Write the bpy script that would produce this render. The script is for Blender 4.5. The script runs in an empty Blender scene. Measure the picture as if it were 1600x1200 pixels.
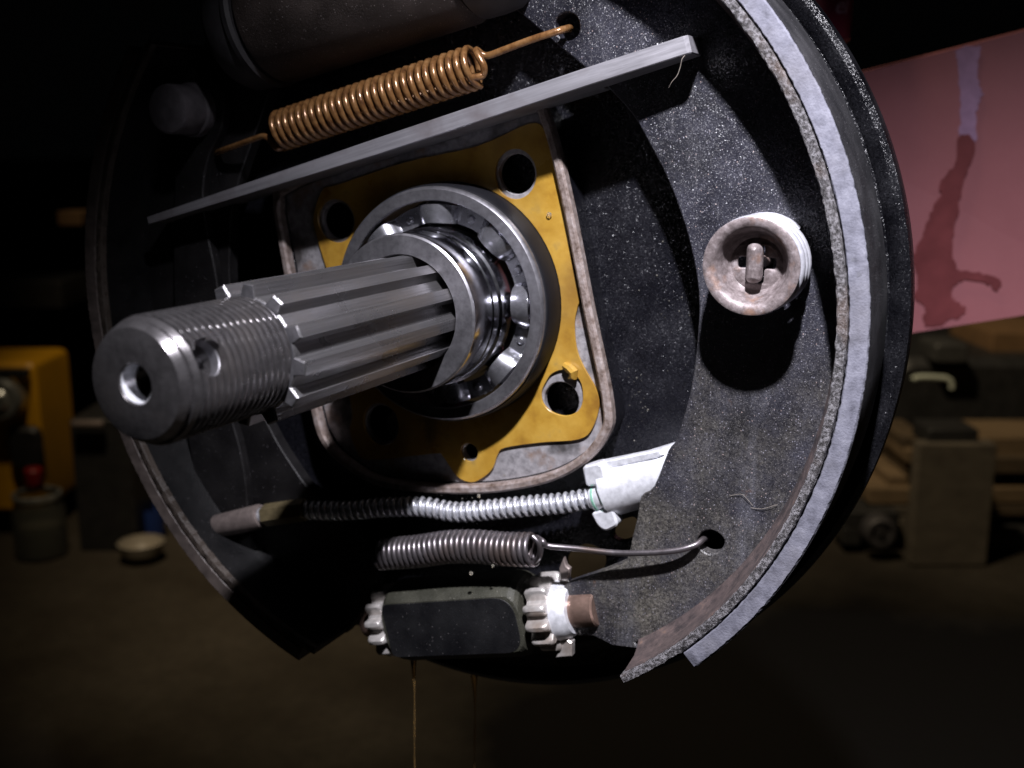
import bpy, bmesh, math, random
from math import sin, cos, pi, radians, sqrt, atan2, hypot
from mathutils import Vector, Matrix
from mathutils.geometry import tessellate_polygon

random.seed(7)
S = bpy.context.scene
COL = S.collection

# ------------------------------------------------------------------ camera
cam_d = bpy.data.cameras.new('camera')
cam = bpy.data.objects.new('camera', cam_d)
COL.objects.link(cam)
mw = Matrix(((0.902520, 0.430648, 0.000000), (-0.090750, 0.190188, 0.977544), (0.420977, -0.882253, 0.210730))).transposed().to_4x4()
mw.translation = Vector((0.18413, -0.32542, 0.05339))
cam.matrix_world = mw
cam_d.sensor_width = 36
cam_d.lens = 39.0162
cam_d.clip_start = 0.01
cam_d.clip_end = 60
cam_d.dof.use_dof = True
cam_d.dof.focus_distance = 0.335
cam_d.dof.aperture_fstop = 12
S.camera = cam

# ------------------------------------------------------------------ world: a dark garage
W = bpy.data.worlds.new('World')
S.world = W
W.use_nodes = True
bgn = W.node_tree.nodes['Background']
bgn.inputs[0].default_value = (0.9, 0.95, 1.0, 1)
bgn.inputs[1].default_value = 0.0005

S.view_settings.view_transform = 'Standard'
S.view_settings.look = 'None'
S.view_settings.exposure = 0
S.view_settings.gamma = 1


def w(x, y, z):
    """hub millimetres (x across, y up, z out along the axle) -> world metres"""
    return Vector((x, -z, y)) / 1000.0


def spot(name, loc, target, power, size, blend, radius, color):
    d = bpy.data.lights.new(name, 'SPOT')
    d.energy = power
    d.spot_size = radians(size)
    d.spot_blend = blend
    d.shadow_soft_size = radius
    d.color = color
    o = bpy.data.objects.new(name, d)
    COL.objects.link(o)
    o.location = loc
    o.rotation_euler = (Vector(target) - Vector(loc)).to_track_quat('-Z', 'Y').to_euler()
    return o


# the hand torch, high on the right of the hub
spot('hand_torch', w(171, 345, 245), w(200, -76, 55), 31.0, 90, 1.0, 0.010, (0.935, 0.92, 1.0))
# added unseen warm fill spot for the floor and the clutter far behind
spot('clutter_fill', (-0.35, 0.1, 1.35), (-0.15, 1.15, -0.42), 75.0, 62, 0.7, 0.05, (1.0, 0.80, 0.55))


# ------------------------------------------------------------------ materials
class NT:
    def __init__(self, name):
        self.m = bpy.data.materials.new(name)
        self.m.use_nodes = True
        self.t = self.m.node_tree
        self.b = self.t.nodes['Principled BSDF']
        tc = self.t.nodes.new('ShaderNodeTexCoord')
        self.co = tc.outputs['Object']

    def n(self, typ, **kw):
        nd = self.t.nodes.new(typ)
        for k, v in kw.items():
            if hasattr(nd, k):
                setattr(nd, k, v)
        return nd

    def l(self, a, b):
        self.t.links.new(a, b)

    def mapped(self, scale, tilt=None):
        mp = self.n('ShaderNodeMapping')
        if tilt is not None:
            m0 = self.n('ShaderNodeMapping')
            m0.inputs['Rotation'].default_value = (0, tilt, 0)
            self.l(self.co, m0.inputs[0])
            mp.inputs['Scale'].default_value = scale
            self.l(m0.outputs[0], mp.inputs[0])
            return mp.outputs[0]
        mp.inputs['Scale'].default_value = scale
        self.l(self.co, mp.inputs[0])
        return mp.outputs[0]

    def noise(self, scale, detail=3, rough=0.55, vec=None, dist=0.0):
        nd = self.n('ShaderNodeTexNoise')
        nd.inputs['Scale'].default_value = scale
        nd.inputs['Detail'].default_value = detail
        nd.inputs['Roughness'].default_value = rough
        nd.inputs['Distortion'].default_value = dist
        self.l(vec or self.co, nd.inputs['Vector'])
        return nd.outputs['Fac']

    def ramp(self, fac, stops, interp='LINEAR'):
        r = self.n('ShaderNodeValToRGB')
        r.color_ramp.interpolation = interp
        e = r.color_ramp.elements
        e[0].position, e[0].color = stops[0][0], (*stops[0][1], 1)
        e[1].position, e[1].color = stops[-1][0], (*stops[-1][1], 1)
        for p, c in stops[1:-1]:
            x = e.new(p)
            x.color = (*c, 1)
        self.l(fac, r.inputs[0])
        return r.outputs[0]

    def val(self, fac, a, b, lo=0.0, hi=1.0):
        r = self.n('ShaderNodeMapRange')
        r.inputs[1].default_value, r.inputs[2].default_value = a, b
        r.inputs[3].default_value, r.inputs[4].default_value = lo, hi
        self.l(fac, r.inputs[0])
        return r.outputs[0]

    def mix(self, fac, a, b):
        m = self.n('ShaderNodeMix', data_type='RGBA')
        for s, v in ((m.inputs[0], fac), (m.inputs[6], a), (m.inputs[7], b)):
            if isinstance(v, tuple):
                s.default_value = (*v, 1)
            elif isinstance(v, (int, float)):
                s.default_value = v
            else:
                self.l(v, s)
        return m.outputs[2]

    def flecks(self, scale, density, size=0.34):
        """isolated bright grains: voronoi cells picked at random"""
        v = self.n('ShaderNodeTexVoronoi')
        v.inputs['Scale'].default_value = scale
        self.l(self.co, v.inputs['Vector'])
        sep = self.n('ShaderNodeSeparateColor')
        self.l(v.outputs['Color'], sep.inputs[0])
        a = self.val(sep.outputs[0], 1 - density, 1 - density + 0.02)
        b = self.val(v.outputs['Distance'], size, size * 0.6)
        m = self.n('ShaderNodeMath', operation='MULTIPLY')
        self.l(a, m.inputs[0]); self.l(b, m.inputs[1])
        return m.outputs[0], v.outputs['Color']

    def grain(self, scale, k):
        """every tiny grain gets a facet of its own, so grit glints under a small lamp"""
        v = self.n('ShaderNodeTexVoronoi')
        v.inputs['Scale'].default_value = scale
        self.l(self.co, v.inputs['Vector'])
        g = self.n('ShaderNodeNewGeometry')
        a = self.n('ShaderNodeVectorMath', operation='MULTIPLY_ADD')
        self.l(v.outputs['Color'], a.inputs[0])
        a.inputs[1].default_value = (k, k, k)
        a.inputs[2].default_value = (-k / 2, -k / 2, -k / 2)
        b = self.n('ShaderNodeVectorMath', operation='ADD')
        self.l(a.outputs[0], b.inputs[0]); self.l(g.outputs['Normal'], b.inputs[1])
        c = self.n('ShaderNodeVectorMath', operation='NORMALIZE')
        self.l(b.outputs[0], c.inputs[0])
        self.l(c.outputs[0], self.b.inputs['Normal'])

    def bump(self, h, strength, dist=0.0003):
        b = self.n('ShaderNodeBump')
        b.inputs['Strength'].default_value = strength
        b.inputs['Distance'].default_value = dist
        self.l(h, b.inputs['Height'])
        prev = self.b.inputs['Normal']
        if prev.is_linked:
            self.l(prev.links[0].from_socket, b.inputs['Normal'])
        self.l(b.outputs[0], prev)

    def set(self, color=None, rough=None, metal=None, spec=None, coat=None, trans=None, ior=None):
        for key, v in (('Base Color', color), ('Roughness', rough), ('Metallic', metal), ('Specular IOR Level', spec),
                       ('Coat Weight', coat), ('Transmission Weight', trans), ('IOR', ior)):
            if v is None:
                continue
            s = self.b.inputs[key]
            if isinstance(v, tuple):
                s.default_value = (*v, 1)
            elif isinstance(v, (int, float)):
                s.default_value = v
            else:
                self.l(v, s)
        return self.m


def gritty(name, base, base2, fleck_col, dens, rough, bump=0.6, spec=0.5, fscale=1700, gk=0.0):
    t = NT(name)
    if gk:
        t.grain(fscale * .8, gk)
    n1 = t.noise(70, 4)
    n2 = t.noise(1900, 2, 0.75)
    c = t.mix(t.val(n1, 0.35, 0.68), base, base2)
    fl, fc = t.flecks(fscale, dens)
    fl2, _ = t.flecks(fscale * 2.1, dens * 1.3)
    c = t.mix(fl, c, fleck_col)
    c = t.mix(t.val(fl2, 0, 1, 0, 0.6), c, (fleck_col[0] * .8, fleck_col[1] * .8, fleck_col[2] * .95))
    t.bump(n2, bump, 0.00035)
    t.bump(t.noise(280, 3), bump * 0.5, 0.0004)
    return t.set(c, t.val(n1, 0.3, 0.7, rough - .1, rough + .12), 0, spec)


def steel(name, base, rough, metal=0.85, streak=None, bump=0.15, patch=None, tilt=None):
    t = NT(name)
    vec = t.mapped(streak, tilt) if streak else None
    n = t.noise(1.0 if streak else 400, 4, 0.6, vec)
    n2 = t.noise(60, 4)
    d = tuple(x * .62 for x in base)
    c = t.mix(t.val(n, .3, .7), d, base)
    if patch:
        c = t.mix(t.val(n2, .52, .7), c, patch)
    t.bump(n, bump, 0.00012)
    return t.set(c, t.val(n2, .3, .7, rough - .06, rough + .1), metal)


M = {}


def mk_web():
    # black paint full of grit; grey-brown brake dust clings to the lower part of the shoe
    t = NT('gritty_black_paint')
    t.grain(3000, .46)
    n1 = t.noise(70, 4)
    n2 = t.noise(1900, 2, .75)
    n3 = t.noise(900, 3, .7)
    sp = t.n('ShaderNodeSeparateXYZ')
    t.l(t.co, sp.inputs[0])
    ad_ = t.n('ShaderNodeMath', operation='MULTIPLY_ADD')
    t.l(n1, ad_.inputs[0])
    ad_.inputs[1].default_value = .09
    t.l(sp.outputs[2], ad_.inputs[2])
    dust = t.val(ad_.outputs[0], .055, -.06)
    c = t.mix(t.val(n1, .35, .68), (.012, .012, .017), (.032, .032, .043))
    d = t.mix(t.val(n3, .35, .7), (.036, .033, .029), (.165, .153, .130))
    mm = t.n('ShaderNodeMath', operation='MULTIPLY')
    t.l(dust, mm.inputs[0]); t.l(t.val(t.noise(42, 5, .65), .36, .64, .12, 1), mm.inputs[1])
    dust = mm.outputs[0]
    c = t.mix(dust, c, d)
    sm = t.noise(1, 4, .6, t.mapped((50, 50, 14)), .8)
    c = t.mix(t.val(sm, .55, .72, 0, .5), c, (.10, .10, .115))
    c = t.mix(t.val(t.noise(28, 5, .7, None, .5), .52, .70, 0, .75), c, (.010, .010, .011))
    c = t.mix(t.val(t.noise(1, 5, .7, t.mapped((240, 240, 22))), .62, .72, 0, .35), c, (.15, .145, .15))
    fl, _ = t.flecks(1500, .16)
    fl2, _ = t.flecks(2900, .30)
    c = t.mix(t.val(fl, 0, 1, 0, .55), c, (.30, .29, .34))
    c = t.mix(t.val(fl2, 0, 1, 0, .45), c, (.32, .30, .29))
    fl3, _ = t.flecks(1500, .04, .3)
    c = t.mix(t.val(fl3, 0, 1, 0, .6), c, (.34, .22, .16))
    rs_ = t.mix(t.val(t.noise(160, 5, .7), .66, .74, 0, .7), c, (.20, .09, .045))
    c = t.mix(dust, c, rs_)
    t.bump(n2, .45, .0003)
    return t.set(c, t.val(n1, .3, .7, .26, .42), 0, .6)


M['web'] = mk_web()
M['plate'] = gritty('wet_black_paint', (.005, .005, .007), (.010, .010, .013), (.20, .19, .21), .010, .26, .5, .40, 2600, .48)
M['rim'] = gritty('crusted_black_paint', (.003, .003, .004), (.010, .010, .012), (.22, .21, .24), .006, .28, .6, .36, 2600, .42)
M['dark'] = gritty('shaded_black_paint', (.007, .0065, .007), (.013, .012, .0125), (.15, .14, .15), .03, .45, .5, .3)  # black paint of the left side, darkened to carry the shade there


M['face'] = gritty('glazed_dark_friction_face', (.016, .016, .018), (.035, .034, .037), (.2, .19, .2), .06, .5, .8, .4)
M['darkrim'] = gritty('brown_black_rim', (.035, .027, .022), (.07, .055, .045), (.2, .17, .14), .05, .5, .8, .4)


def mk_lining():
    t = NT('grey_friction_lining')
    a = t.noise(220, 5, .65)
    b = t.noise(1500, 2)
    c = t.ramp(a, [(.3, (.08, .08, .10)), (.5, (.145, .145, .178)), (.72, (.215, .215, .255))])
    c = t.mix(t.val(t.noise(45, 5, .65), .5, .72, 0, .6), c, (.13, .125, .14))
    fl, _ = t.flecks(500, .06, .4)
    c = t.mix(fl, c, (.12, .12, .14))
    t.bump(b, .5, .0003)
    return t.set(c, .75, 0, .3)


M['lining'] = mk_lining()


def mk_table():
    t = NT('rusty_shoe_rim')
    a = t.noise(640, 6, .8)
    b = t.noise(45, 4)
    c = t.ramp(a, [(.34, (.012, .011, .011)), (.48, (.06, .055, .057)), (.6, (.27, .26, .275)), (.70, (.05, .043, .04))])
    c = t.mix(t.val(b, .55, .68, 0, .4), c, (.19, .125, .09))
    t.bump(a, .9, .0012)
    return t.set(c, t.val(a, .3, .7, .3, .6), .2, .6)


M['table'] = mk_table()


def mk_table_dark():
    t = NT('oily_brown_shoe_rim')
    a = t.noise(200, 5, .7)
    c = t.ramp(a, [(.35, (.045, .037, .038)), (.6, (.12, .09, .085)), (.72, (.20, .13, .10))])
    t.bump(a, .5, .0006)
    return t.set(c, .42, .15, .6)


M['table_in'] = mk_table_dark()
M['shaft'] = steel('oiled_axle_steel', (.185, .175, .18), .26, .8, None, .6, (.165, .152, .15))
M['spline'] = steel('drawn_spline_steel', (.24, .233, .24), .27, .8, (1500, 14, 1500), .9, (.19, .18, .18))
M['ringface'] = steel('ground_bearing_steel', (.44, .43, .46), .36, .9, (500, 500, 500), .25)
M['polished'] = steel('polished_bearing_steel', (.52, .52, .56), .13, 1.0, None, .02)
M['cage'] = steel('pressed_cage_steel', (.62, .62, .67), .24, .9, None, .1)
M['strut'] = steel('bare_flat_bar', (.40, .39, .42), .42, .55, (22, 900, 900), .5, (.22, .20, .21), radians(15.3))
M['zinc'] = steel('bright_zinc', (.90, .91, .96), .32, .4, None, .15)
M['cable_spring'] = steel('bright_spring_wire', (.80, .81, .86), .30, .7, None, .05)
M['dark_spring'] = steel('dark_spring_wire', (.20, .18, .19), .33, .8, None, .3, (.13, .10, .09))
M['ferrule'] = steel('dull_cast_ferrule', (.24, .195, .18), .5, .4, None, .5)
M['brass'] = steel('dirty_yellow_plating', (.30, .24, .13), .4, .6, None, .3)
M['star'] = steel('pale_cast_metal', (.74, .70, .67), .30, .6, (300, 300, 300), 1.8, (.36, .29, .24))
M['tappet'] = steel('brown_oiled_steel', (.30, .20, .16), .30, .65, None, .6, (.16, .10, .075))
M['white_spring'] = steel('white_zinc_spring', (.66, .66, .72), .35, .5, None, .2)


def mk_cup():
    t = NT('weathered_zinc_cup')
    a = t.noise(500, 5, .7)
    b = t.noise(110, 4)
    c = t.ramp(a, [(.33, (.09, .072, .07)), (.55, (.19, .158, .158)), (.75, (.33, .29, .295))])
    c = t.mix(t.val(b, .56, .74, 0, .65), c, (.30, .15, .08))
    t.bump(a, .5, .0003)
    return t.set(c, .5, .25, .5)


M['cup'] = mk_cup()


def mk_gold():
    t = NT('rusty_gold_spring_wire')
    a = t.noise(320, 4, .65)
    c = t.ramp(a, [(.3, (.10, .042, .017)), (.5, (.235, .112, .04)), (.75, (.36, .20, .085))])
    t.bump(a, .5, .0003)
    return t.set(c, .24, .4, .8)


M['gold'] = mk_gold()


def mk_gasket():
    t = NT('oily_yellow_gasket')
    a = t.noise(85, 5, .6)
    b = t.noise(700, 3)
    c = t.ramp(a, [(.28, (.23, .112, .018)), (.45, (.36, .20, .028)), (.6, (.42, .25, .042)), (.8, (.22, .155, .06))])
    c = t.mix(t.val(t.noise(33, 4), .48, .66, 0, .7), c, (.19, .10, .02))
    c = t.mix(t.val(t.noise(21, 5, .7, None, .8), .60, .70, 0, .75), c, (.085, .055, .022))
    t.bump(a, .35, .0006)
    t.bump(b, .12, .0002)
    return t.set(c, t.val(t.noise(40, 4), .35, .65, .18, .5), 0, .5, .35)


M['gasket'] = mk_gasket()


def mk_flange():
    t = NT('stained_bare_flange')
    a = t.noise(60, 5, .62)
    b = t.noise(420, 4, .65)
    c = t.ramp(b, [(.3, (.20, .19, .20)), (.55, (.36, .345, .36)), (.75, (.46, .44, .46))])
    c = t.mix(t.val(a, .53, .66, 0, .8), c, (.24, .15, .10))
    c = t.mix(t.val(t.noise(38, 4), .55, .64, 0, .85), c, (.04, .037, .035))
    t.bump(b, .4, .0003)
    return t.set(c, t.val(a, .3, .7, .3, .55), .3, .5)


M['flange'] = mk_flange()


def mk_rimrust():
    t = NT('rust_stained_edge')
    b = t.noise(330, 5, .7)
    c = t.ramp(b, [(.3, (.09, .06, .045)), (.5, (.24, .19, .17)), (.75, (.42, .37, .36))])
    t.bump(b, .6, .0005)
    return t.set(c, .45, .2, .5)


M['edge'] = mk_rimrust()


def plain(name, col, rough=.6, metal=0., var=.3, scale=60, bump=.2, spec=.5, coat=0.):
    t = NT(name)
    a = t.noise(scale, 4)
    c = t.mix(t.val(a, .3, .7), tuple(x * (1 - var) for x in col), tuple(min(1, x * (1 + var)) for x in col))
    t.bump(a, bump, .0005)
    return t.set(c, rough, metal, spec, coat)


M['darkin'] = gritty('shaded_black_rim', (.004, .004, .0045), (.009, .0085, .009), (.12, .11, .12), .02, .45, .5, .25)  # left copy of the rim fillet, with the shade put into its black
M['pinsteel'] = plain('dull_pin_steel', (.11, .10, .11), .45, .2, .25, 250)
M['darklining'] = plain('shaded_lining', (.10, .08, .072), .55, 0, .3, 200)  # shaded copy of the grey lining, shade put into the colour
M['rubber'] = plain('black_rubber', (.006, .006, .008), .55, 0, .3, 60, .1, .25)
M['boot'] = plain('dusty_rubber_boot', (.035, .033, .036), .6, 0, .3, 200)
M['wheelcyl'] = gritty('brown_cast_iron', (.030, .023, .020), (.058, .044, .039), (.25, .22, .21), .08, .55, .8, .4)
M['adjbody'] = gritty('dusty_olive_casting', (.022, .022, .016), (.050, .049, .036), (.2, .19, .16), .05, .55, .6, .35)
M['adjface'] = gritty('matt_black_casting', (.005, .005, .006), (.012, .012, .013), (.14, .13, .13), .03, .45, .4, .3)
M['green'] = plain('worn_green_sleeve', (.20, .42, .31), .4, .2, .5, 500)


def mk_oil():
    t = NT('amber_oil')
    return t.set((.62, .42, .18), .05, 0, .5, 0, .9, 1.47)


M['oil'] = mk_oil()
t_ = NT('clear_oil')
M['bead'] = t_.set((.9, .85, .72), .05, 0, .6, 0, .9, 1.45)
M['lint'] = plain('pale_lint', (.20, .175, .15), .8)


def mk_red():
    t = NT('faded_red_paint')
    mp = t.n('ShaderNodeMapping')
    t.l(t.co, mp.inputs[0])
    sp = t.n('ShaderNodeSeparateXYZ')
    t.l(t.co, sp.inputs[0])
    a = t.noise(30, 4)
    c = t.mix(t.val(a, .3, .7), (.31, .112, .124), (.35, .127, .141))
    c = t.mix(t.val(t.noise(1200, 2), .45, .8, 0, .25), c, (.38, .17, .185))
    t.bump(t.noise(900, 2), .15, .0002)
    return t.set(c, .38, 0, .5)


M['red'] = mk_red()
M['stain_wet'] = plain('dark_wet_red', (.165, .042, .045), .30, 0, .2, 80, .15)
M['stain_pale'] = plain('pale_washed_paint', (.34, .20, .33), .38, 0, .15, 200, .2)


def mk_floor():
    t = NT('dusty_concrete')
    a = t.noise(6, 6, .6)
    b = t.noise(90, 4)
    c = t.ramp(a, [(.3, (.032, .026, .019)), (.5, (.052, .044, .033)), (.72, (.074, .064, .049))])
    c = t.mix(t.val(b, .4, .75, 0, .4), c, (.03, .026, .021))
    # shade on the near floor, painted in as a broad dark patch
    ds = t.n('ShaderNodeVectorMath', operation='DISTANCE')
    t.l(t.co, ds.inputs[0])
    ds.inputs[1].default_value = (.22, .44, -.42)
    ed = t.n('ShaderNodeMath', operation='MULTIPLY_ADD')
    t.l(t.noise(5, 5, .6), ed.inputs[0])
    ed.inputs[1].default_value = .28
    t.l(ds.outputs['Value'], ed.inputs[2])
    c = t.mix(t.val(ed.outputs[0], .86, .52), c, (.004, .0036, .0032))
    t.bump(b, .4, .002)
    return t.set(c, .85, 0, .06)


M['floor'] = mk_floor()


def mk_wood(name, lo, hi):
    t = NT(name)
    v = t.mapped((8, 60, 60))
    a = t.noise(1, 5, .6, v, .6)
    c = t.mix(t.val(a, .3, .7), lo, hi)
    t.bump(a, .3, .001)
    return t.set(c, .75, 0, .3)


M['wood'] = mk_wood('old_pale_wood', (.11, .075, .04), (.20, .14, .08))
M['wood2'] = mk_wood('grey_weathered_wood', (.065, .055, .042), (.11, .095, .072))
M['wood3'] = mk_wood('brown_stained_wood', (.05, .036, .022), (.11, .078, .045))
M['black'] = plain('black_plastic', (.02, .02, .02), .5)
M['pale'] = plain('pale_green_plastic', (.55, .6, .5), .4, 0, .1)
M['yellow'] = plain('yellow_plastic', (.80, .40, .014), .45, 0, .12, 15)
M['chrome'] = plain('scuffed_chrome', (.5, .52, .5), .3, .7, .5, 40)
M['redcap'] = plain('red_plastic_cap', (.25, .012, .012), .4, 0, .15)
M['blue'] = plain('blue_plastic', (.02, .05, .22), .4, 0, .15)
M['white'] = plain('white_plastic', (.30, .27, .22), .45, 0, .1)
M['grey'] = plain('grey_metal_sheet', (.05, .05, .048), .5, 0, .2)
M['tan'] = plain('brown_cardboard', (.17, .095, .04), .8, 0, .15)
M['canred'] = plain('red_printed_label', (.16, .02, .05), .35, 0, .25, 40)
M['print'] = plain('white_print', (.36, .28, .36), .4, 0, .05)


def mk_glass():
    t = NT('dirty_jar_glass')
    return t.set((.42, .43, .38), .2, 0, .4, 0, .9, 1.45)


M['glass'] = mk_glass()


# ------------------------------------------------------------------ mesh helpers (hub millimetres)
class MB:
    def __init__(self):
        self.v, self.f = [], []

    def add(self, v, f):
        k = len(self.v)
        self.v += [tuple(p) for p in v]
        self.f += [tuple(i + k for i in q) for q in f]
        return self

    def merge(self, o):
        return self.add(o.v, o.f)


FR0 = (Vector((0, 0, 0)), Vector((1, 0, 0)), Vector((0, 1, 0)), Vector((0, 0, 1)))


def frame(origin, zdir, xhint=(0, 0, 1)):
    z = Vector(zdir).normalized()
    x = Vector(xhint) - z * z.dot(Vector(xhint))
    x.normalize()
    return (Vector(origin), x, z.cross(x), z)


def tr(fr, x, y, z):
    return fr[0] + fr[1] * x + fr[2] * y + fr[3] * z


def lathe(prof, seg=64, fr=FR0, closed=False, cap0=False, cap1=False, fn=None):
    m = MB()
    V, F = [], []
    n = len(prof)
    for i in range(seg):
        a = 2 * pi * i / seg
        for r, z in prof:
            p = (r * cos(a), r * sin(a), z)
            if fn:
                p = fn(*p)
            V.append(tr(fr, *p))
    for i in range(seg):
        j = (i + 1) % seg
        for k in range(n if closed else n - 1):
            l = (k + 1) % n
            F.append((i * n + k, j * n + k, j * n + l, i * n + l))
    if cap0:
        F.append(tuple(i * n for i in range(seg))[::-1])
    if cap1:
        F.append(tuple(i * n + n - 1 for i in range(seg)))
    return m.add(V, F)


def area2(p):
    return sum(p[i][0] * p[(i + 1) % len(p)][1] - p[(i + 1) % len(p)][0] * p[i][1] for i in range(len(p)))


def smooth(pts, k=6, closed=True):
    out = []
    n = len(pts)
    rng = range(n) if closed else range(n - 1)
    for i in rng:
        g = (lambda q: Vector(pts[q % n])) if closed else (lambda q: Vector(pts[max(0, min(n - 1, q))]))
        a, b, c, d = g(i - 1), g(i), g(i + 1), g(i + 2)
        for s in range(k):
            t = s / k
            out.append(0.5 * ((2 * b) + (c - a) * t + (2 * a - 5 * b + 4 * c - d) * t * t + (3 * b - a - 3 * c + d) * t ** 3))
    if not closed:
        out.append(Vector(pts[-1]))
    return [tuple(p) for p in out]


def rounded(pts, rad, seg=6):
    n, out = len(pts), []
    rads = rad if isinstance(rad, (list, tuple)) else [rad] * n
    for i in range(n):
        a, b, c = Vector(pts[i - 1][:2]), Vector(pts[i][:2]), Vector(pts[(i + 1) % n][:2])
        u, v = (a - b), (c - b)
        r = min(rads[i], u.length * .49, v.length * .49)
        p, q = b + u.normalized() * r, b + v.normalized() * r
        for s in range(seg + 1):
            t = s / seg
            x = p * (1 - t) ** 2 + b * 2 * t * (1 - t) + q * t * t
            out.append((x.x, x.y))
    return out


def circle(cx, cy, rx, ry=None, n=28, rot=0.0):
    ry = ry or rx
    o = []
    for i in range(n):
        a = 2 * pi * i / n
        x, y = rx * cos(a), ry * sin(a)
        o.append((cx + x * cos(rot) - y * sin(rot), cy + x * sin(rot) + y * cos(rot)))
    return o


def dedupe(p):
    o = []
    for q in p:
        if not o or hypot(q[0] - o[-1][0], q[1] - o[-1][1]) > 1e-4:
            o.append((q[0], q[1]))
    if hypot(o[0][0] - o[-1][0], o[0][1] - o[-1][1]) < 1e-4:
        o.pop()
    return o


def inset(p, d):
    n, o = len(p), []
    for i in range(n):
        a, b, c = p[i - 1], p[i], p[(i + 1) % n]
        e1 = Vector((b[0] - a[0], b[1] - a[1])).normalized()
        e2 = Vector((c[0] - b[0], c[1] - b[1])).normalized()
        nn = Vector((-(e1.y + e2.y), e1.x + e2.x))
        if nn.length < 1e-6:
            nn = Vector((-e1.y, e1.x))
        nn.normalize()
        k = d / max(.5, nn.dot(Vector((-e1.y, e1.x))))
        o.append((b[0] + nn.x * k, b[1] + nn.y * k))
    return o


def plate(outline, z0, z1, holes=(), bev=.3, fr=FR0, back=True):
    """flat plate with true holes and a small chamfer on its front edges"""
    m = MB()
    loops = [dedupe(outline)] + [dedupe(h) for h in holes]
    loops = [l if (area2(l) > 0) == (i == 0) else l[::-1] for i, l in enumerate(loops)]
    V, F, fi, bi = [], [], [], []
    for l in loops:
        li = inset(l, bev)
        k, n = len(V), len(l)
        V += [tr(fr, x, y, z0) for x, y in l] + [tr(fr, x, y, z1 - bev) for x, y in l] + [tr(fr, x, y, z1) for x, y in li]
        for r in (0, 1):
            for i in range(n):
                j = (i + 1) % n
                F.append((k + r * n + i, k + r * n + j, k + (r + 1) * n + j, k + (r + 1) * n + i))
        fi.append(([Vector((x, y, 0)) for x, y in li], [k + 2 * n + i for i in range(n)]))
        bi.append([k + i for i in range(n)])
    tris = tessellate_polygon([a for a, _ in fi])
    flat = [i for _, q in fi for i in q]
    flatb = [i for q in bi for i in q]
    co = [p for a, _ in fi for p in a]
    for t in tris:
        a, b, c = t
        cr = (co[b] - co[a]).cross(co[c] - co[a]).z
        if cr < 0:
            b, c = c, b
        F.append((flat[a], flat[b], flat[c]))
        if back:
            F.append((flatb[a], flatb[c], flatb[b]))
    return m.add(V, F)


def arcsweep(sec, a0, a1, n=80, rough=0.0):
    """cross-section [(r, z)...] swept about the axle from a0 to a1 degrees; closed ends"""
    m = MB()
    V, F = [], []
    k = len(sec(0.0)) if callable(sec) else len(sec)
    for i in range(n + 1):
        t = i / n
        a = radians(a0 + (a1 - a0) * t)
        for r, z in (sec(t) if callable(sec) else sec):
            r += random.gauss(0, rough) if rough else 0
            z += random.gauss(0, rough * .6) if rough and z > 0 else 0
            V.append((r * cos(a), r * sin(a), z))
    for i in range(n):
        for q in range(k):
            p = (q + 1) % k
            F.append((i * k + q, i * k + p, (i + 1) * k + p, (i + 1) * k + q))
    F.append(tuple(range(k))[::-1])
    F.append(tuple(n * k + q for q in range(k)))
    return m.add(V, F)


def tube(path, rad, sides=10, caps=True):
    P = [Vector(p) for p in path]
    n = len(P)
    R = rad if isinstance(rad, (list, tuple)) else [rad] * n
    V, F = [], []
    t = (P[1] - P[0]).normalized()
    u = t.orthogonal().normalized()
    for i in range(n):
        t2 = ((P[min(i + 1, n - 1)] - P[max(i - 1, 0)])).normalized()
        ax = t.cross(t2)
        if ax.length > 1e-9:
            u = Matrix.Rotation(t.angle(t2), 3, ax.normalized()) @ u
        t = t2
        u = (u - t * u.dot(t)).normalized()
        b = t.cross(u)
        for s in range(sides):
            a = 2 * pi * s / sides
            V.append(P[i] + (u * cos(a) + b * sin(a)) * R[i])
    for i in range(n - 1):
        for s in range(sides):
            s2 = (s + 1) % sides
            F.append((i * sides + s, i * sides + s2, (i + 1) * sides + s2, (i + 1) * sides + s))
    if caps:
        F.append(tuple(range(sides))[::-1])
        F.append(tuple((n - 1) * sides + s for s in range(sides)))
    return MB().add(V, F)


def coilpath(axis, R, turns, per=16, phase=0.0, jitter=0.0):
    """helix wound on a polyline axis (hub mm)"""
    A = [Vector(p) for p in axis]
    L = [0.0]
    for i in range(1, len(A)):
        L.append(L[-1] + (A[i] - A[i - 1]).length)
    tot = L[-1]
    t = (A[1] - A[0]).normalized()
    u = Vector((0, 0, 1)) - t * t.z
    u.normalize()
    out = []
    N = int(turns * per)
    k = 0
    jit = [random.uniform(-1, 1) * jitter for _ in range(int(turns) + 3)]
    for i in range(N + 1):
        s = tot * i / N
        q = turns * i / N
        s2 = s + jit[int(q)] * (1 - (q % 1)) + jit[int(q) + 1] * (q % 1)
        s2 = max(0, min(tot, s2))
        while k < len(L) - 2 and s2 > L[k + 1]:
            k += 1
        while k > 0 and s2 < L[k]:
            k -= 1
        p = A[k].lerp(A[k + 1], (s2 - L[k]) / (L[k + 1] - L[k]))
        t = (A[k + 1] - A[k]).normalized()
        uu = (u - t * u.dot(t)).normalized()
        b = t.cross(uu)
        a = phase + 2 * pi * i / per
        r = R(i / N) if callable(R) else R
        out.append(p + (uu * cos(a) + b * sin(a)) * r)
    return out


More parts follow.
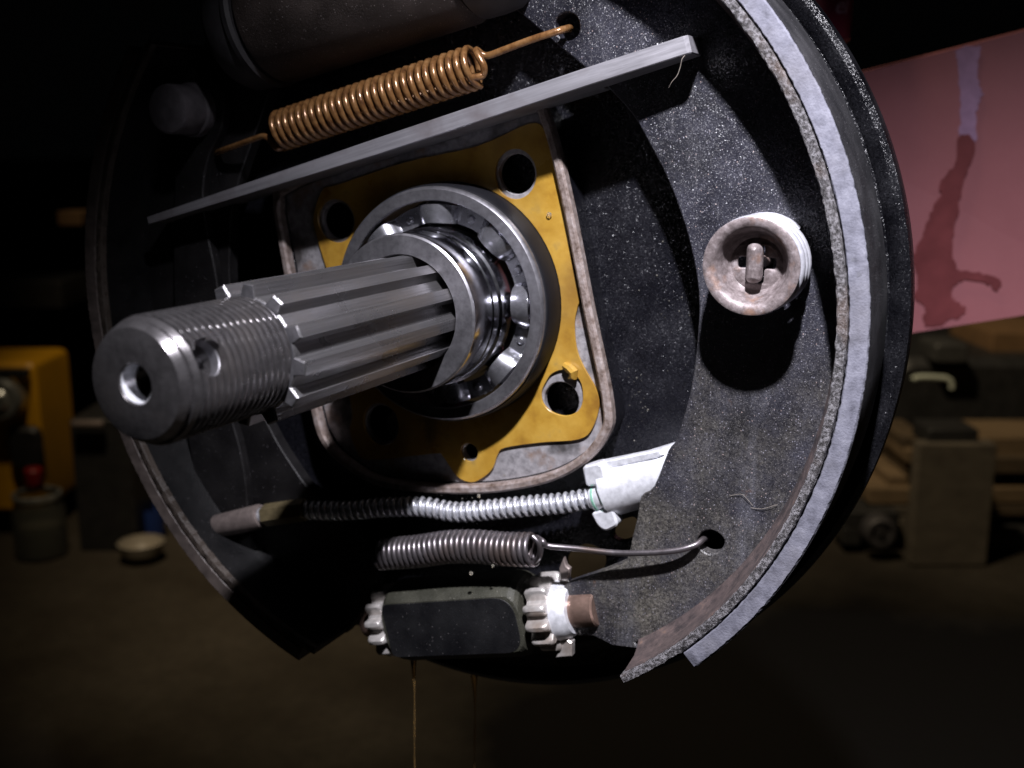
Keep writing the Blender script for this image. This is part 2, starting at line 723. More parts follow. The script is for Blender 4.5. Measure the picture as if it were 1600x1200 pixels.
def gear_poly(n, rt, rr, ft, fr_, phase, cx=0, cy=0, arc=3):
    """gear outline: ft / fr_ = share of a pitch for tooth top / root"""
    o = []
    st = 2 * pi / n
    for i in range(n):
        a = phase + i * st
        for k in range(arc + 1):
            b = a + st * ft * (k / arc - .5)
            o.append((cx + rt * cos(b), cy + rt * sin(b)))
        for k in range(arc + 1):
            b = a + st * .5 + st * fr_ * (k / arc - .5)
            o.append((cx + rr * cos(b), cy + rr * sin(b)))
    return o


def box(x0, x1, y0, y1, z0, z1, b=0.0):
    if b:
        return plate(rounded([(x0, y0), (x1, y0), (x1, y1), (x0, y1)], b, 4), z0, z1, (), b * .6)
    return plate([(x0, y0), (x1, y0), (x1, y1), (x0, y1)], z0, z1, (), min(.2, (x1 - x0) * .1))


def thing(name, label, cat, origin=(0, 0, 0), group=None, world=False):
    o = bpy.data.objects.new(name, None)
    o.empty_display_size = .01
    COL.objects.link(o)
    o.location = Vector(origin) if world else w(*origin)
    o['label'], o['category'] = label, cat
    if group:
        o['group'] = group
    return o


def tag(o, label, cat, group=None):
    o['label'], o['category'] = label, cat
    if group:
        o['group'] = group
    return o


def rootloc(o):
    l = Vector((0, 0, 0))
    while o is not None:
        l = l + o.location
        o = o.parent
    return l


def build(name, mb, mat, parent=None, origin=None, sharp=32, world=False):
    """link a mesh builder as ONE object; vertices are given in hub mm (or world metres)"""
    base = rootloc(parent)
    loc = (Vector(origin) if world else w(*origin)) if origin is not None else Vector((0, 0, 0))
    off = base + loc if parent is not None else loc
    me = bpy.data.meshes.new(name)
    vs = [(Vector(p) if world else w(*p)) - off for p in mb.v]
    me.from_pydata(vs, [], mb.f)
    bm = bmesh.new()
    bm.from_mesh(me)
    bmesh.ops.recalc_face_normals(bm, faces=bm.faces)
    bm.to_mesh(me)
    bm.free()
    me.materials.append(mat)
    for p in me.polygons:
        p.use_smooth = True
    me.set_sharp_from_angle(angle=radians(sharp))
    o = bpy.data.objects.new(name, me)
    COL.objects.link(o)
    o.location = loc
    o.parent = parent
    return o


def copy_part(o, parent, loc):
    c = o.copy()
    COL.objects.link(c)
    c.parent = parent
    c.location = loc
    return c


def cut(o, cutter_mb):
    """boolean a hole into a finished part"""
    c = build('cutter', cutter_mb, M['black'])
    c.location = c.location - rootloc(o)
    md = o.modifiers.new('b', 'BOOLEAN')
    md.object = c
    md.solver = 'EXACT'
    # the cutter is already expressed in the part's own space once the part sits at the origin
    par, keep = o.parent, o.location.copy()
    o.parent = None
    o.location = (0, 0, 0)
    bpy.context.view_layer.update()
    dg = bpy.context.evaluated_depsgraph_get()
    me = bpy.data.meshes.new_from_object(o.evaluated_get(dg))
    o.modifiers.clear()
    o.data = me
    o.parent, o.location = par, keep
    me.set_sharp_from_angle(angle=radians(32))
    bpy.data.objects.remove(c)


TILT = radians(12.7)                      # the whole brake sits turned this much on the axle
UX = Vector((cos(TILT), sin(TILT), 0))
UY = Vector((-sin(TILT), cos(TILT), 0))


def rot(x, y):
    return (x * cos(TILT) - y * sin(TILT), x * sin(TILT) + y * cos(TILT))


def mirror(p):
    """reflect a point of the wheel plane about the brake's own upright axis"""
    x = p[0] * cos(TILT) + p[1] * sin(TILT)
    y = -p[0] * sin(TILT) + p[1] * cos(TILT)
    return rot(-x, y)


# ------------------------------------------------------------------ the setting: garage floor
FLOOR = -0.42
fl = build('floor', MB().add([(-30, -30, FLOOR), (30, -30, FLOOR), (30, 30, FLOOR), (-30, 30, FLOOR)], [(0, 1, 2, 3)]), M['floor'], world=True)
fl['kind'] = 'structure'

# ------------------------------------------------------------------ brake backing plate
bp = thing('backing_plate', 'round black backing plate carrying the brake parts, with a rolled outer rim', 'backing plate', (0, 0, -24))
slot_hole = smooth([(40.2, -90.4), (39.8, -95.8), (41.3, -100.4), (46.7, -100.0), (52.3, -96.1), (54.9, -90.8), (53.8, -86.7), (47.2, -84.9)], 3)
win_hole = rounded([(56.8, -80.5), (58.4, -74.9), (65.3, -71.8), (67.3, -75.2), (65.5, -79.7), (60.4, -82.3)], 2, 3)
build('plate_face', plate(circle(0, 0, 127, n=128), -25, -22, [slot_hole, win_hole, circle(0, 0, 44, n=48)], .4), M['plate'], bp)
rimprof = [(127, -25), (127, -22), (131, -22), (133.5, -24), (135, -28.5), (138, -30.5), (143, -30.5), (145.2, -28.8), (147.5, -28.2), (149.4, -29.4),
           (149.8, -32), (149.4, -40), (148, -40), (147.6, -33), (143, -33.2), (137, -33.2), (132.5, -29), (130, -25)]
build('rolled_rim', lathe(rimprof, 192, closed=True), M['rim'], bp)
# embossed pad under the shoe
build('shoe_pad', plate(circle(106, 12, 9, 7, 24), -22, -19, (), 1.0), M['plate'], bp)
build('shoe_pad', plate(circle(-102, -28, 9, 7, 24), -22, -19, (), 1.0), M['plate'], bp)

# ------------------------------------------------------------------ axle housing flange + yellow gasket
fp = [(36.5, 65), (44.7, 38.5), (53.0, 1.6), (60.8, -31), (58.5, -43), (47.5, -54.6), (28, -65), (-28.5, -70.5), (-44.1, -65.5), (-54.5, -57.7), (-58.5, -45.1), (-71, 19), (-73, 33), (-62, 42), (-20, 54), (22, 70)]
fo = smooth([(30, 67.5), (37.5, 62), (44.7, 38.5), (53.2, 1.6), (60.6, -30), (59.5, -41), (50.5, -52.5), (34, -61.6), (6, -68.5), (-28, -70.5), (-45, -65), (-55.5, -56.5), (-60, -43), (-66, -12), (-71.5, 19), (-73, 32), (-67, 40), (-20, 55)], 6)
fg = thing('axle_flange', 'bare stained steel axle flange with a raised rusty rim around the yellow gasket', 'flange', (0, 0, -16))
holes_px = [(24.3, 43.9), (41.1, -31.5), (-30.5, -47.4), (-47.3, 26.5)]
bolt_r = [7.6, 7.3, 7.2, 7.6]
inner = inset(dedupe(fo if area2(fo) > 0 else fo[::-1]), 3.2)
build('flange_face', plate(inner, -15.6, -13.2, [circle(0, 0, 41.0, n=64)] + [circle(x, y, r, n=24) for (x, y), r in zip(holes_px, [6.6, 6.4, 7.0, 6.6])] + [circle(6.2, -53.7, 2.9, n=16)], .3), M['flange'], fg)
build('raised_rim', plate(fo, -12.4, -8.6, [inner], .8), M['edge'], fg)
build('centre_boss', plate(inset(dedupe(fo if area2(fo) > 0 else fo[::-1]), .4), -22, -12.5, [inner], .3), M['plate'], bp)

gk_right = [(29.1, 60.2), (34.8, 58.3), (38.3, 53.0), (41.6, 36.3), (44.7, 17.7), (47.6, 4.8), (47.0, 1.0), (46.1, -3.4), (46.2, -8.7), (47.2, -14.1), (49.6, -19.1), (53.8, -25.7), (55.3, -31.2), (53.1, -39.4), (48.3, -44.1), (34.1, -46.9), (20.4, -50.4), (17.4, -53.3), (15.6, -58.2), (12.3, -61.9), (7.1, -64.8), (1.4, -63.6), (-2.2, -59.5), (-4.8, -56.5), (-8.7, -56.0), (-36.5, -61.9), (-41.8, -58.3), (-44.4, -51.1), (-43.2, -43.1)]
gk = gk_right + [(-48.5, -18), (-50.5, 2), (-56.0, 20), (-57.2, 28), (-52.8, 37.5), (-46, 39.5), (-18, 47.5), (10, 53)]
gko = smooth(gk, 4)
ga = thing('yellow_gasket', 'oily yellow paper gasket with bolt holes around the bearing', 'gasket', (0, 0, -12.5))
gh = [circle(0, 0, 41.2, n=72), circle(24.3, 43.9, 7.6, 8.2), smooth([(38.0, -22.3), (42.2, -20.6), (46.2, -21.8), (48.7, -24.8), (49.3, -30.3), (47.7, -34.2), (43.3, -36.4), (38.1, -35.6), (34.7, -32.8), (34.2, -28.9), (35.9, -25.1)], 3), circle(-30.5, -47.4, 7.6, 8), circle(-47.3, 26.5, 7.8), circle(6.2, -53.7, 3.4, n=18)]
build('gasket_sheet', plate(gko, -12.9, -12.1, gh, .15), M['gasket'], ga)
# a loose curl of gasket paper hanging over the bolt hole
cp = [(42.8, -18.9, -11.6), (45.0, -19.5, -10.8), (46.5, -20.6, -10.6), (46.4, -22.2, -10.9), (44.5, -23.0, -11.6)]
build('torn_curl', tube(cp, [1.2, 1.7, 1.8, 1.5, .7], 8), M['gasket'], ga)

# white bolt end seen through the lower left hole
bl = thing('bolt_end', 'pale bolt end inside the lower left bolt hole of the gasket', 'bolt', (-30, -47, -24))
build('bolt_shank', lathe([(0, -19.5), (5.2, -19.5), (5.8, -20.3), (5.8, -34)], 24, (Vector((-27.5, -49.5, 0)), Vector((1, 0, 0)), Vector((0, 1, 0)), Vector((0, 0, 1)))), M['zinc'], bl)

# ------------------------------------------------------------------ wheel bearing
wb = thing('wheel_bearing', 'open ball bearing pressed into the flange, steel rings around the shaft', 'bearing', (0, 0, -10))
build('outer_ring', lathe([(35.3, -.25), (35.6, 0), (39.0, 0), (39.8, -.8), (40, -1.6), (40, -18), (36.6, -18), (36.6, -13), (36.2, -4), (35.3, -2.2)], 128, closed=True), M['ringface'], wb)
build('rubber_seal', lathe([(40.05, -2.4), (40.4, -2.5), (40.7, -3.2), (40.9, -7), (41.1, -8), (41.1, -12.3), (40.05, -12.3)], 96, closed=True), M['rubber'], wb)
build('inner_ring', lathe([(19.0, 3.2), (26.0, 3.4), (26.7, 2.7), (26.8, -4), (25.0, -8.5), (26.6, -13), (26.6, -18), (19, -18)], 128, closed=True), M['polished'], wb)
NB, PR, BZ = 8, 30.9, -7.6
ball0 = None
bmb = lathe([(6.1 * sin(pi * i / 18), 6.1 * cos(pi * i / 18)) for i in range(19)], 28)
for k in range(NB):
    a = radians(47.5 + 45 * k)
    p = (PR * cos(a), PR * sin(a), BZ)
    if ball0 is None:
        ball0 = build('ball', bmb, M['polished'], wb, None)
        ball0.location = w(*p) - wb.location
        for v in ball0.data.vertices:
            v.co = v.co + wb.location
    else:
        copy_part(ball0, wb, w(*p) - wb.location)
# pressed ribbon cage: flats with rivets between half-round pockets
V, F = [], []
NA, NR = 320, 9
for i in range(NA):
    a = 2 * pi * i / NA
    for j in range(NR):
        r = 27.9 + 6.2 * j / (NR - 1)
        h = -6.6
        for k in range(NB):
            b = radians(47.5 + 45 * k)
            d = (a - b + pi) % (2 * pi) - pi
            t = PR * d
            q = 7.6 ** 2 - t * t - .30 * (r - PR) ** 2
            if q > 0:
                h = max(h, BZ + .95 * sqrt(q) - .2)
        V.append((r * cos(a), r * sin(a), h))
for i in range(NA):
    for j in range(NR - 1):
        F.append((i * NR + j, i * NR + j + 1, ((i + 1) % NA) * NR + j + 1, ((i + 1) % NA) * NR + j))
cg = build('cage', MB().add(V, F), M['cage'], wb, sharp=50)
riv = None
for k in range(NB):
    a = radians(25 + 45 * k)
    p = (PR * cos(a), PR * sin(a), -6.6)
    if riv is None:
        riv = build('rivet', lathe([(0, .95), (.9, .9), (1.35, .5), (1.55, 0)], 14), M['cage'], cg)
        for v in riv.data.vertices:
            v.co = v.co + rootloc(cg)
        riv.location = w(*p) - rootloc(cg)
    else:
        copy_part(riv, cg, w(*p) - rootloc(cg))

# ------------------------------------------------------------------ axle shaft
sh = thing('axle_shaft', 'splined steel axle shaft with threaded end and cotter hole pointing out of the hub', 'axle shaft', (0, 0, 0))
build('collar_face', lathe([(18.98, 20.3), (19.4, 21.2), (25.3, 21.2), (25.9, 20.7), (25.9, 20.2), (18.98, 20.2)], 128, closed=True), M['ringface'], sh)
build('collar', lathe([(19.0, 20.2), (25.9, 20.2), (25.95, 20.0), (25.95, 8.6), (25.5, 8.2), (25.5, 7.5), (25.95, 7.1), (25.95, 3.6), (19.0, 3.6)], 128, closed=True), M['polished'], sh)
build('spline', plate(gear_poly(12, 18.95, 15.9, .36, .40, radians(53.8)), -10, 100, (), .35), M['spline'], sh)
build('spline_end_face', plate(inset(dedupe(gear_poly(12, 18.95, 15.9, .36, .40, radians(53.8))), .36), 99.9, 100.12, (), .05), M['ringface'], sh)
# helical thread
Rmaj, dep, pitch = 15.5, 1.5, 2.35
NTH, z0, z1 = 128, 98.6, 136.6
nz = int((z1 - z0) / pitch * 20)
V, F = [], []
for j in range(nz + 1):
    z = z0 + (z1 - z0) * j / nz
    for i in range(NTH):
        a = 2 * pi * i / NTH
        ph = ((z / pitch) - a / (2 * pi)) % 1.0
        tri = abs(ph - .5) * 2            # 0 at the crest
        r = Rmaj - .22 * tri * tri - dep * max(0, min(1, (tri - .55) / .33))
        if z > z1 - 2.2:
            r = min(r, Rmaj - .55 * (z - (z1 - 2.2)))
        if z < z0 + 2.0:
            r = Rmaj - dep - .2
        V.append((r * cos(a), r * sin(a), z))
for j in range(nz):
    for i in range(NTH):
        k = (i + 1) % NTH
        F.append((j * NTH + i, j * NTH + k, (j + 1) * NTH + k, (j + 1) * NTH + i))
endp = [(14.3, 137.2), (13.1, 139.12), (12.9, 139.2), (5.0, 139.2), (4.75, 138.9), (4.7, 124.6), (0.01, 122.2)]
k0 = len(V)
ne = len(endp)
for r, z in endp:
    for i in range(NTH):
        a = 2 * pi * i / NTH
        V.append((r * cos(a), r * sin(a), z))
for j in range(ne):
    for i in range(NTH):
        k = (i + 1) % NTH
        a0 = (nz * NTH) if j == 0 else k0 + (j - 1) * NTH
        F.append((a0 + i, a0 + k, k0 + j * NTH + k, k0 + j * NTH + i))
F.append(tuple(k0 + (ne - 1) * NTH + i for i in range(NTH)))
F.append(tuple(range(NTH))[::-1])
te = build('threaded_end', MB().add(V, F), M['shaft'], sh, sharp=40)
build('centre_bore', lathe([(4.72, 138.75), (4.55, 138.7), (4.5, 134.4)], 48), M['zinc'], sh)
ha = radians(23.5)
cut(te, lathe([(4.7, -22), (4.7, 22)], 32, frame((0, 0, 129.6), (cos(ha), sin(ha), 0)), cap0=True, cap1=True))

build('cotter_bore', lathe([(4.74, 13.4), (4.6, 13.3), (4.6, 10.6)], 32, frame((0, 0, 129.6), (cos(ha), sin(ha), 0))), M['ringface'], sh)

# ------------------------------------------------------------------ brake shoes
ZF, ZB = 15.6, -18.0


def shoe(root, lmat, a_tab0, a_tab1, a_lin0, a_lin1, outline, holes, webmat, rimmat, fmat):
    wsec = [(134.9, ZF - .4), (135.3, ZF), (137.3, ZF), (137.7, ZF - .5), (137.7, ZB), (134.9, ZB)]
    lsec = [(138.2, ZF - .7), (138.5, ZF - .2), (143.3, ZF - .2), (143.7, ZF - .7), (143.7, ZB), (138.2, ZB)]
    tb = build('shoe_rim', arcsweep(wsec, a_tab0, a_tab1, 260, .10), rimmat, root, sharp=40)
    build('lining', arcsweep(lsec, a_lin0, a_lin1, 300, .085), lmat, root)
    fsec = [(143.6, ZF - 1.0), (143.85, ZF - .7), (144.0, ZF - 1.2), (144.0, ZB + .4), (143.6, ZB + .4)]
    build('friction_face', arcsweep(fsec, a_lin0, a_lin1, 140), M['face'], root)
    isec = [(134.7, 13.0), (134.95, 13.0), (134.95, -14), (133.6, -14), (131.5, -11.2), (131.5, -6), (132.6, -3.2), (133.9, 2)]
    build('rim_fillet', arcsweep(isec, a_tab0 + .3, a_tab1 - .3, 140), fmat, root, sharp=40)
    build('web', plate(outline, -11, -6, holes, .4), webmat, root)
    return tb


arc = lambda a0, a1, r, n=50: [(r * cos(radians(a0 + (a1 - a0) * i / n)), r * sin(radians(a0 + (a1 - a0) * i / n))) for i in range(n + 1)]
inner_r = [(23.1, 98.1), (32.7, 90.9), (40.8, 84.5), (49.1, 78.4), (57.7, 71.5), (66.6, 62.8), (72.6, 53.6), (78.4, 43.7), (83.0, 33.5), (86.6, 23.0), (89.2, 11.9), (90.0, 0.2), (88.7, -18.9), (86.0, -31.6), (83.9, -39.0), (81.5, -42.5), (77.1, -55.0), (72.8, -58.9), (71.7, -66.5), (70.1, -73.7), (69.5, -77.3), (68.1, -82.5)]
tongue_r = [(59.9, -87.3), (46.9, -94.0), (43.6, -97.6), (42.8, -109.7), (48.1, -112.7), (56.9, -111.4), (63.9, -113.5), (73.5, -112.7)]
topin = [rot(22, 113), rot(34, 100), rot(46, 86)]
out_r = arc(-57.0, 79, 132.2)
web_r = out_r + [rot(20, 133), rot(14, 128), rot(13, 118)] + [rot(22, 112)] + smooth(inner_r, 3, False) + tongue_r
rs = thing('brake_shoe', 'gritty black brake shoe with pale grey lining, brightly lit on the right of the hub', 'brake shoe', (110, 0, -8))
shoe(rs, M['lining'], -56.5, 81, -46.6, 76, web_r, [smooth([(40.8, 90.0), (41.8, 92.4), (44.8, 93.4), (47.8, 92.1), (49.1, 89.2), (48.3, 86.3), (45.3, 84.9), (42.3, 86.1)], 3), smooth([(92.0, -71.3), (93.4, -68.3), (96.3, -67.0), (99.4, -68.0), (101.0, -70.5), (99.4, -73.8), (96.2, -75.2), (93.2, -74.0)], 3), circle(108.5, 18, 3.5)], M['web'], M['table'], M['table_in'])

web_l = [mirror(p) for p in (arc(-43.5, 79, 132.2))]
web_l = arc(139, 250.5, 132.2)
left_in = [mirror(p) for p in smooth(inner_r, 3, False)]
left_in = [(x * 1.03, y * 1.03) for x, y in left_in]
web_l = web_l + [(-45.1, -130.8), (-35.3, -118.4), (-30.1, -116.1)] + left_in[::-1][3:] + [rot(-40, 92), rot(-60, 96)] + [(-94.4, 95.5)]
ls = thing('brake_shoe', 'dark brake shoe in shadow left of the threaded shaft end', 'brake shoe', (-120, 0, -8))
shoe(ls, M['darklining'], 139.5, 251, 142.5, 248.8, web_l, [], M['dark'], M['darkrim'], M['darkin'])  # darker material copies: shade is painted into the left shoe

# ------------------------------------------------------------------ hold-down spring, cup and pin
HC = (109.8, 19.7)
FH = (Vector((HC[0], HC[1], 1.2)), Vector((1, 0, 0)), Vector((0, 1, 0)), Vector((0, 0, 1)))
hd = thing('hold_down_spring', 'weathered hold-down cup with cross slot over a white coil spring on right shoe', 'spring clip', (HC[0], HC[1], -6))
cup_prof = [(7.3, 3.9), (8.2, 4.5), (9.0, 6.2), (9.8, 8.8), (10.6, 10.6), (11.6, 11.55), (13.3, 11.8), (13.95, 11.5), (13.9, 10.9), (13.2, 11.0), (11.9, 10.7), (11.2, 9.8), (10.4, 7.6), (9.5, 5.0), (8.6, 3.4), (7.3, 3.1)]
cross = [(-2.2, -5.6), (2.2, -5.6), (2.2, -1.3), (5.6, -1.3), (5.6, 2.0), (2.2, 2.0), (2.2, 5.4), (-2.2, 5.4), (-2.2, 2.0), (-5.6, 2.0), (-5.6, -1.3), (-2.2, -1.3)]
cupm = lathe(cup_prof, 64, FH, closed=True)
cupm.merge(plate(circle(0, 0, 7.9, n=40), 3.15, 4.1, [rounded(cross, .9, 3)], .15, FH))
build('cup', cupm, M['cup'], hd, sharp=45)
pinm = MB()
PP = [(-1.9, -4.8), (-1.2, -5.8), (1.2, -5.8), (1.9, -4.8), (1.9, 5.0), (1.1, 6.2), (-1.1, 6.2), (-1.9, 5.0)]
pinm.merge(plate(rounded([(-2.2, -5.2), (2.2, -5.2), (2.2, 6.2), (-2.2, 6.2)], 2.18, 8), 5.6, 9.6, (), 1.7, FH))
pinm.merge(lathe([(1.7, 6.8), (1.7, -24)], 16, FH))
build('pin', pinm, M['cup'], hd, sharp=60)
build('coil_spring', tube(coilpath([(HC[0], HC[1], -5.0), (HC[0] - .1, HC[1] - .1, 10.4)], 13.2, 3.7, 40), 1.2, 10), M['white_spring'], hd, sharp=60)

# ------------------------------------------------------------------ parking brake strut (flat bar)
st = thing('brake_strut', 'straight bare steel strut bar slanting across above the bearing', 'strut', (-20, 55, -5))
A0, A1 = [(-118.3, 26.9), (85.4, 83.5)]
A0, A1 = Vector((*A0, 0)), Vector((*A1, 0))
ud = (A1 - A0).normalized()
vd = Vector((-ud.y, ud.x, 0))
LEN = (A1 - A0).length
FS = (A0, ud, Vector((0, 0, 1)), -vd)        # local x along the bar, y out along the axle, z down across its thickness
barout = [(0, -13), (LEN - 30, -13), (LEN - 30, -4.6), (LEN + 1.2, -4.6), (LEN + 1.8, -4), (LEN + 1.8, 5.5), (LEN + .6, 6.5), (LEN - 30, 8.6), (LEN * .5, 9.6), (0.6, 8.0), (0, 7.4)]
sbm = plate(barout, 0.0, 5.2, (), .35, FS)
tv = []
for p in sbm.v:                                    # the bar thins out towards its left end
    q = Vector(p) - A0
    t = q.dot(-vd)
    k = .52 + .48 * min(1.0, max(0, q.dot(ud) / (LEN * .42)))
    tv.append(Vector(p) + (-vd) * (t * k - t))
sbm.v = tv
build('strut_bar', sbm, M['strut'], st)

# ------------------------------------------------------------------ upper return spring (rusty gold)
us = thing('upper_return_spring', 'rusty gold coil return spring with long hooks above the strut bar', 'spring', (-20, 68, 2))
ax0, ax1 = [(-60.3, 58.0, 2.0), (17.3, 77.5, 2.0)]
hookR = [(17.5, 83.1, 5.0), (18.3, 80.5, 3.0), (20.9, 80.7, 2.0), (27.1, 82.5, 1.0), (35.4, 85.1, 0.0), (41.9, 86.9, -1.0), (44.9, 88.0, -3.0), (44.5, 89.0, -9.0), (42.4, 89.1, -14.0)]
cpath = coilpath([ax0, ax1], 6.2, 28.0, 20, pi * .5, .06)
build('coil', tube(cpath, 1.08, 10), M['gold'], us, sharp=60)
build('hook', tube(smooth([tuple(cpath[-4]), ] + [(20.5, 74.6, 4.0), (21.5, 77.2, 5.0), (19.7, 80.4, 5.0), (18.1, 82.4, 3.5)] + hookR[2:], 5, False), 1.15, 10), M['gold'], us, sharp=60)
build('hook', tube(smooth([tuple(cpath[2])] + [(-60.4, 52.1, 3.0), (-63.0, 54.3, 3.0), (-65.9, 56.3, 3.0), (-71.8, 55.2, 2.0), (-79.9, 53.2, 1.0), (-88.0, 51.4, -1.0), (-95.2, 50.2, -6.0)], 5, False), 1.1, 10), M['gold'], us, sharp=60)

# ------------------------------------------------------------------ lower return spring (dark)
lo = thing('lower_return_spring', 'dark steel coil return spring lying over the star wheel adjuster', 'spring', (5, -86, 2))
lax = smooth([(-22.5, -91.9, 2.0), (-8.2, -88.6, 2.0), (4.9, -84.8, 2.0), (16.3, -82.8, 2.0), (27.4, -81.9, 2.0), (38.4, -80.3, 2.0)], 6, False)
lpath = coilpath(lax, 5.0, 28.5, 20, 0.3, .06)
build('coil', tube(lpath, 1.08, 10), M['dark_spring'], lo, sharp=60)
build('hook', tube(smooth([tuple(lpath[-1])] + [(38.9, -75.9, 2.0), (42.6, -75.7, 5.0), (44.0, -77.4, 4.0), (53.1, -77.7, 1.5), (66.1, -77.6, 0.0), (76.7, -76.2, -1.0), (86.1, -74.2, -2.0), (91.8, -72.2, -4.0), (93.7, -71.0, -8.0), (93.0, -73.1, -14.0)], 5, False), 1.05, 10), M['dark_spring'], lo, sharp=60)
build('end_loop', tube(smooth([(39.7, -73.7, 7.0), (42.1, -76.0, 7.0), (41.2, -81.4, 5.0), (37.5, -85.3, 2.0)], 5, False), .95, 10), M['dark_spring'], lo, sharp=60)

# ------------------------------------------------------------------ parking brake cable
pc = thing('parking_brake_cable', 'bright spring-covered parking brake cable running across below the bearing', 'cable', (-10, -75, -6))
cax = smooth([(-58.1, -80.9, 0.0), (-40.4, -79.2, -2.0), (-24.9, -76.3, -4.0), (-9.3, -74.1, -5.0), (3.8, -74.5, -6.0), (18.0, -71.8, -7.0), (32.4, -68.6, -8.0), (43.9, -66.3, -9.0), (56.1, -62.8, -10.0)], 8, False)
build('cable_core', tube(cax, 2.3, 10), M['cable_spring'], pc, sharp=60)
build('spring_sheath', tube(coilpath(cax, 3.05, 44, 14, 0, .12), .80, 8), M['cable_spring'], pc, sharp=60)
f0, f1, f2 = [Vector(p) for p in [(-100.9, -94.0, 1.0), (-76.7, -85.6, 1.0), (-56.9, -80.5, 0.0)]]
fd = (f1 - f0).normalized()
ffr = frame(f0, fd, (0, 0, 1))
L1 = (f1 - f0).length
build('end_ferrule', lathe([(0, 0), (2.4, .15), (4.0, .9), (4.7, 2.4), (4.8, L1 - 1.2), (4.4, L1 - .2), (3.4, L1)], 28, ffr), M['ferrule'], pc)
build('neck', lathe([(3.2, -1), (3.3, 1.6), (2.9, 3), (2.9, 6)], 20, frame(f1, (f2 - f1), (0, 0, 1))), M['cable_spring'], pc)
L2 = (f2 - f1).length
hexm = lathe([(3.0, 1.2), (4.3, 1.6), (4.4, 2.4), (4.4, L2 - .5), (4.1, L2), (1.5, L2)], 6, frame(f1, f2 - f1, (0, 1, 1)))
build('hex_collar', hexm, M['brass'], pc, sharp=20)
s0, s1 = [Vector(p) for p in [(54.7, -63.5, -10.0), (60.0, -61.6, -10.0)]]
SL = (s1 - s0).length
build('sleeve', lathe([(2.0, 0), (4.2, 0), (4.4, .4), (4.4, SL)], 24, frame(s0, s1 - s0)), M['zinc'], pc)
build('green_ring', lathe([(4.41, .9), (4.6, .9), (4.6, 1.6), (4.41, 1.6)], 24, frame(s0, s1 - s0), closed=True), M['green'], pc)
build('green_ring', lathe([(4.41, SL - 1.4), (4.6, SL - 1.4), (4.6, SL - .5), (4.41, SL - .5)], 24, frame(s0, s1 - s0), closed=True), M['green'], pc)
# mounting clip: two bent prongs
pf = [(51.5, -51.8, -6.0), (58.3, -49.4, -6.0), (60.7, -56.8, -6.0), (53.0, -58.7, -6.0)]
build('clip_prong', plate(rounded([p[:2] for p in pf], 1.6, 4), -12, -6.5, (), .7), M['zinc'], pc)
pf = [(54.8, -67.7, -6.0), (62.5, -64.3, -6.0), (64.9, -70.5, -6.0), (60.4, -73.4, -6.0), (57.4, -72.0, -6.0)]
build('clip_prong', plate(rounded([p[:2] for p in pf], 1.6, 4), -12, -6.5, (), .7), M['zinc'], pc)
t0, t1 = [Vector(p) for p in [(57.5, -61.5, -13.0), (79.0, -52.7, -16.0)]]
build('guide_tube', lathe([(5.0, 0), (8.2, 0), (8.9, .6), (9.0, 2), (9.0, (t1 - t0).length + 8), (5.0, (t1 - t0).length + 8)], 40, frame(t0, t1 - t0)), M['zinc'], pc)
pf = [(51.7, -51.9, -9.0), (77.5, -43.5, -9.0), (78.9, -45.0, -9.0), (76.7, -46.4, -9.0), (55.4, -53.7, -9.0), (51.8, -54.1, -9.0)]
build('guide_lip', plate([p[:2] for p in pf], -13, -9, (), .5), M['zinc'], pc)

# ------------------------------------------------------------------ star wheel adjuster
ad = thing('brake_adjuster', 'black adjuster block with pale toothed star wheels at both ends, dripping oil', 'brake adjuster', (0, -115, -8))
B0, B1 = [Vector(p) for p in [(-24.2, -121.7, -8.0), (46.9, -104.4, -8.0)]]
bx = (B1 - B0).normalized()
BL = (B1 - B0).length
fb = frame(B0, bx, (0, 0, 1))
d2 = BL - 13.5
prof = [(9, 2.6), (12.0, 2.8), (13.6, 3.6), (14.8, 5.5), (15.2, 8), (15.2, d2 - 6), (14.8, d2 - 3.2), (13.6, d2 - 1.2), (12, d2 - .2), (9, d2)]
pr2 = []
for i in range(len(prof) - 1):
    for s in range(8):
        t = s / 8
        pr2.append((prof[i][0] * (1 - t) + prof[i + 1][0] * t, prof[i][1] * (1 - t) + prof[i + 1][1] * t))
pr2.append(prof[-1])
build('adjuster_body', lathe(pr2, 120, fb, cap0=True, cap1=True, fn=lambda x, y, z: (min(x, 11.2), y, z)), M['adjbody'], ad, sharp=25)
FF = (fb[0] + fb[1] * 11.2, fb[3], fb[2], fb[1])
build('oily_front_face', plate(rounded([(3.6, -9.8), (d2 - 1.4, -9.8), (d2 - 1.4, 10.4), (3.6, 10.4)], [3, 8, 7, 3], 8), -.2, .12, (), .1, FF), M['adjface'], ad)


def star(zc, th, phase):
    m = MB()
    r1, r2 = 13.6, 10.2
    n = 12
    V, F = [], []
    steps = 10
    rows = [(-.5, .86), (-.40, .97), (-.1, 1.0), (.25, 1.0), (.42, .96), (.5, .84)]
    for z, k in rows:
        for i in range(n * steps):
            t = (i / steps) % 1
            s = .5 + .5 * max(-1, min(1, 1.7 * cos(2 * pi * t)))
            r = (r2 + (r1 - r2) * s * k) * (1 if abs(z) < .45 else .97)
            a = phase + 2 * pi * i / (n * steps)
            V.append(tr(fb, r * cos(a), r * sin(a), zc + z * th))
    N = n * steps
    for j in range(len(rows) - 1):
        for i in range(N):
            k = (i + 1) % N
            F.append((j * N + i, j * N + k, (j + 1) * N + k, (j + 1) * N + i))
    F.append(tuple(range(N))[::-1])
    F.append(tuple((len(rows) - 1) * N + i for i in range(N)))
    return m.add(V, F)


